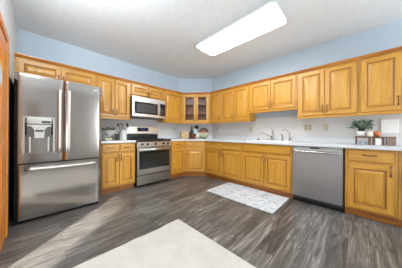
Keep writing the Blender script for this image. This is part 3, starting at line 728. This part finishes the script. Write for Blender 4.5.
for i in range(64):
    a = random.uniform(0, 2*PI); r = random.uniform(0.01, 0.130); h = random.uniform(0.12, 0.235)-0.45*max(0, r-0.08)
    tip = Vector((r*math.cos(a), r*0.75*math.sin(a), h)); p0 = Vector((0.012*math.cos(a), 0.012*math.sin(a), 0.058)); mid_ = p0.lerp(tip, 0.5)+Vector((0, 0, 0.025))
    st.tube([p0, mid_, tip], [0.0022, 0.0018, 0.001], 'leaf_dark', 5)
    for k in range(9):
        q = mid_.lerp(tip, k/8.0); mb.leaf(q, (math.cos(a+random.uniform(-1.6, 1.6)), math.sin(a+random.uniform(-1.6, 1.6)), random.uniform(-0.4, 0.8)), random.uniform(0.028, 0.042), random.uniform(0.020, 0.028), random.choice(['leaf', 'leaf', 'leaf', 'leaf_dark']))
st.build('stems', t); mb.build('foliage', t)
tag(MB().lathe([(0.020, 0.0), (0.026, 0.006), (0.028, 0.04), (0.026, 0.066), (0.022, 0.066), (0.021, 0.01), (0.0, 0.008)], 'cream', (0, 0, 0), 18, False).build('votive_cup', loc=(3.783, -0.325, ZT)), 'small cream cup beside the white plant pot on the riser', 'cup')
t = thing('copper_apple', 'round copper-orange apple ornament on the right riser', 'ornament', (3.845, -0.29, ZT), 0)
MB().lathe([(0.004, 0.001), (0.020, 0.0), (0.034, 0.020), (0.037, 0.042), (0.031, 0.064), (0.013, 0.074), (0.004, 0.068)], 'copper', (0, 0, 0), 20).build('fruit', t)
MB().tube([(0, 0, 0.066), (0.003, 0, 0.080), (0.008, 0, 0.090)], 0.002, 'walnut', 6).build('stem', t)
t = thing('tile_block', 'small white block under the right riser', 'block', (3.858, -0.30, ZC), 0)
bevelmod(MB().box(-0.028, 0.028, -0.045, 0.03, 0, 0.088, 'white').build('block', t), 0.003)
bevelmod(tag(MB().box(3.925, 4.005, -0.345, -0.255, ZC, ZC+0.115, 'mauve_wood').build('wooden_block'), 'mauve-brown wooden block standing at the right end of the risers', 'block'), 0.003)
t = thing('white_board', 'blank white rectangular panel mounted on the wall right of the plant', 'panel', (3.98, -0.001, 1.17), 0)
bevelmod(MB().box(-0.082, 0.082, -0.014, 0, -0.10, 0.10, 'white').build('board', t), 0.004)
tag(MB().lathe([(0.022, 0), (0.034, 0.02), (0.038, 0.045), (0.034, 0.045), (0.03, 0.02), (0.0, 0.008)], 'blue_glaze', (0, 0, 0), 18, False).build('small_bowl', loc=(3.715, -0.29, ZC)), 'pale bowl tucked under the plant riser', 'bowl')

# ------------------------------------------------------------------ things in the corner (along the slanted wall)
E_ = Vector((0.7208, 0.6931)); N_ = Vector((0.6931, -0.7208)); P0 = Vector((0.0, -0.675)); CA = math.atan2(E_.y, E_.x)
def cpos(w_, off=0.12): q = P0+E_*w_+N_*off; return (q.x, q.y, ZC)
t = thing('wooden_crate', 'pale wooden crate with dark end boards at the left of the corner display', 'crate', cpos(0.222, 0.14), CA)
mb = MB()
for k in range(3): mb.box(-0.105, 0.105, -0.075, -0.065, 0.01+k*0.062, 0.064+k*0.062, 'paleboard').box(-0.105, 0.105, 0.065, 0.075, 0.01+k*0.062, 0.064+k*0.062, 'paleboard')
mb.box(-0.105, 0.105, -0.065, 0.065, 0.0, 0.010, 'paleboard'); mb.build('slats', t)
for s in (-1, 1): MB().box(s*0.118-0.012, s*0.118+0.012, -0.08, 0.08, 0.0, 0.195, 'walnut').build('end_board', t)
t = thing('green_bottle', 'tall dark green glass bottle behind the wicker basket', 'bottle', cpos(0.400, 0.09), CA)
MB().lathe([(0.032, 0.0), (0.034, 0.01), (0.034, 0.20), (0.016, 0.27), (0.013, 0.33), (0.015, 0.34), (0.0, 0.34)], 'bottle_glass', (0, 0, 0), 16, False).build('glass', t)
MB().lathe([(0.012, 0.34), (0.012, 0.362), (0.0, 0.363)], 'basket', (0, 0, 0), 12, False).build('cork', t)
t = thing('wicker_basket', 'small brown wicker basket in front of the green bottle', 'basket', cpos(0.445, 0.215), CA)
MB().lathe([(0.060, 0.0), (0.070, 0.06), (0.074, 0.125), (0.066, 0.125), (0.06, 0.02), (0.0, 0.015)], 'basket', (0, 0, 0), 22, False).build('bowl', t)
MB().tube([(0.072*math.cos(a/16*2*PI), 0.072*math.sin(a/16*2*PI), 0.125) for a in range(17)], 0.006, 'basket', 6).build('rim', t)
t = thing('glazed_vase', 'pale blue round vase holding dark greenery', 'vase', cpos(0.495, 0.09), CA)
MB().lathe([(0.03, 0.0), (0.035, 0.10), (0.058, 0.18), (0.055, 0.25), (0.030, 0.285), (0.034, 0.30), (0.0, 0.29)], 'blue_glaze', (0, 0, 0), 20, False).build('body', t)
mb = MB(); random.seed(5)
for i in range(60):
    a = random.uniform(-0.9, 0.9); mb.leaf((0.0+0.05*random.random(), random.uniform(-.03, .03), 0.26+0.05*random.random()), (random.uniform(-0.5, 0.9), random.uniform(-.8, -.1), random.uniform(0.1, 0.9)), random.uniform(0.04, 0.09), 0.025, 'leaf_dark')
mb.build('greenery', t)
tag(MB().lathe([(0.030, 0.0), (0.05, 0.03), (0.056, 0.06), (0.05, 0.06), (0.03, 0.01), (0.0, 0.01)], 'bowl_tan', (0, 0, 0), 18, False).build('clay_bowl', loc=cpos(0.545, 0.34)), 'small tan clay bowl in front of the white jug', 'bowl')
t = thing('white_jug', 'white jug between the basket and the round plate', 'jug', cpos(0.565, 0.195), CA)
MB().lathe([(0.035, 0.0), (0.045, 0.05), (0.042, 0.12), (0.028, 0.155), (0.032, 0.175), (0.026, 0.172), (0.0, 0.14)], 'white', (0, 0, 0), 18, False).build('body', t)
MB().tube([(0.030, 0, 0.16), (0.065, 0, 0.15), (0.070, 0, 0.10), (0.043, 0, 0.06)], 0.006, 'white', 8).build('handle', t)
t = thing('round_plate', 'large round painted plate, brown above and green below, leaning in the corner', 'plate', cpos(0.735, 0.075), CA)
mb = MB(); n = 32; tilt = 0.18; rr = 0.150
def ringp(r, y): return [mb.bm.verts.new((r*math.cos(2*PI*i/n), y+(r*math.sin(2*PI*i/n)+rr)*tilt*0.5-0.03, rr+r*math.sin(2*PI*i/n)+0.001)) for i in range(n)]
R = [ringp(0.02, 0.012), ringp(rr*0.6, 0.012), ringp(rr, 0.0), ringp(rr, -0.006), ringp(rr*0.62, 0.004), ringp(0.02, 0.004)]
for a, b in zip(R, R[1:]):
    for i in range(n): mb.face([a[i], a[(i+1) % n], b[(i+1) % n], b[i]], 'plate', True)
mb.face(R[0][::-1], 'plate'); mb.face(R[-1], 'plate'); mb.build('dish', t)
MB().box(-0.05, 0.05, -0.045, 0.045, 0, 0.006, 'walnut').box(-0.05, -0.04, -0.045, -0.037, 0.006, 0.03, 'walnut').box(0.04, 0.05, -0.045, -0.037, 0.006, 0.03, 'walnut').build('plate_stand', t)

# ------------------------------------------------------------------ things on the left countertop
t = thing('footed_bowl', 'white footed bowl filled with greenery beside the fridge', 'bowl', (0.26, -2.52, ZC), 0)
MB().lathe([(0.060, 0.0), (0.055, 0.01), (0.020, 0.03), (0.022, 0.075), (0.06, 0.10), (0.135, 0.185), (0.140, 0.19), (0.128, 0.186), (0.05, 0.115), (0.0, 0.11)], 'white', (0, 0, 0), 24, False).build('bowl', t)
mb = MB(); random.seed(9)
for i in range(120):
    a = random.uniform(0, 2*PI); r = 0.11*random.random()**.5
    mb.leaf((r*math.cos(a), r*math.sin(a), 0.165+0.03*random.random()), (random.uniform(-1, 1), random.uniform(-1, 1), random.uniform(0.2, 1.2)), random.uniform(0.04, 0.09), 0.022, random.choice(['leaf_lime', 'leaf', 'leaf_dark']))
mb.build('greenery', t)
t = thing('low_planter', 'low cream dish with a pale succulent in front of the footed bowl', 'planter', (0.47, -2.60, ZC), 0)
MB().lathe([(0.05, 0.0), (0.075, 0.02), (0.08, 0.045), (0.072, 0.045), (0.06, 0.02), (0.0, 0.03)], 'cream', (0, 0, 0), 20, False).build('dish', t)
mb = MB()
for i in range(60):
    a = random.uniform(0, 2*PI); mb.leaf((0.04*math.cos(a)*random.random(), 0.04*math.sin(a)*random.random(), 0.035), (math.cos(a), math.sin(a), random.uniform(0.3, 1.5)), random.uniform(0.03, 0.055), 0.018, random.choice(['leaf_lime', 'cream', 'leaf']))
mb.build('succulent', t)
for (x, y, r, h, lab) in ((0.30, -2.395, 0.030, 0.15, 'short dark jar with a white lid next to the footed bowl'), (0.22, -2.345, 0.028, 0.20, 'taller dark jar with a white lid next to the utensil crock')):
    t = thing('storage_jar', lab, 'jar', (x, y, ZC), 0, 'dark jars on the left countertop')
    MB().lathe([(r, 0.0), (r*1.05, 0.01), (r*1.05, h*0.8), (r*0.8, h*0.86), (0.0, h*0.86)], 'dark_plastic', (0, 0, 0), 16, False).build('body', t)
    MB().lathe([(r*0.85, h*0.862), (r*0.85, h), (0.0, h)], 'white', (0, 0, 0), 16, False).build('lid', t)
t = thing('utensil_crock', 'tall white crock of dark cooking utensils beside the range', 'crock', (0.30, -2.262, ZC), 0)
MB().lathe([(0.052, 0.0), (0.055, 0.01), (0.055, 0.20), (0.058, 0.205), (0.050, 0.205), (0.048, 0.02), (0.0, 0.015)], 'white', (0, 0, 0), 24, False).build('pot', t)
for k, (dx, dy, h) in enumerate(((-0.05, -0.10, 0.33), (0.03, 0.06, 0.345), (-0.02, 0.10, 0.31), (0.02, -0.05, 0.35))):
    mb = MB(); m = ['dark_plastic', 'black', 'nickel', 'walnut'][k]
    p = Vector((dx*.2, dy*.2, 0.03)); q = Vector((dx*.8, dy*.8, h-0.06)); mb.tube([p, q], 0.005, m, 8)
    e = Vector((dx, dy, h)); mb.tube([q, q.lerp(e, .35), q.lerp(e, .8), e], [0.006, 0.021, 0.023, 0.010], m, 10); mb.build('utensil', t)
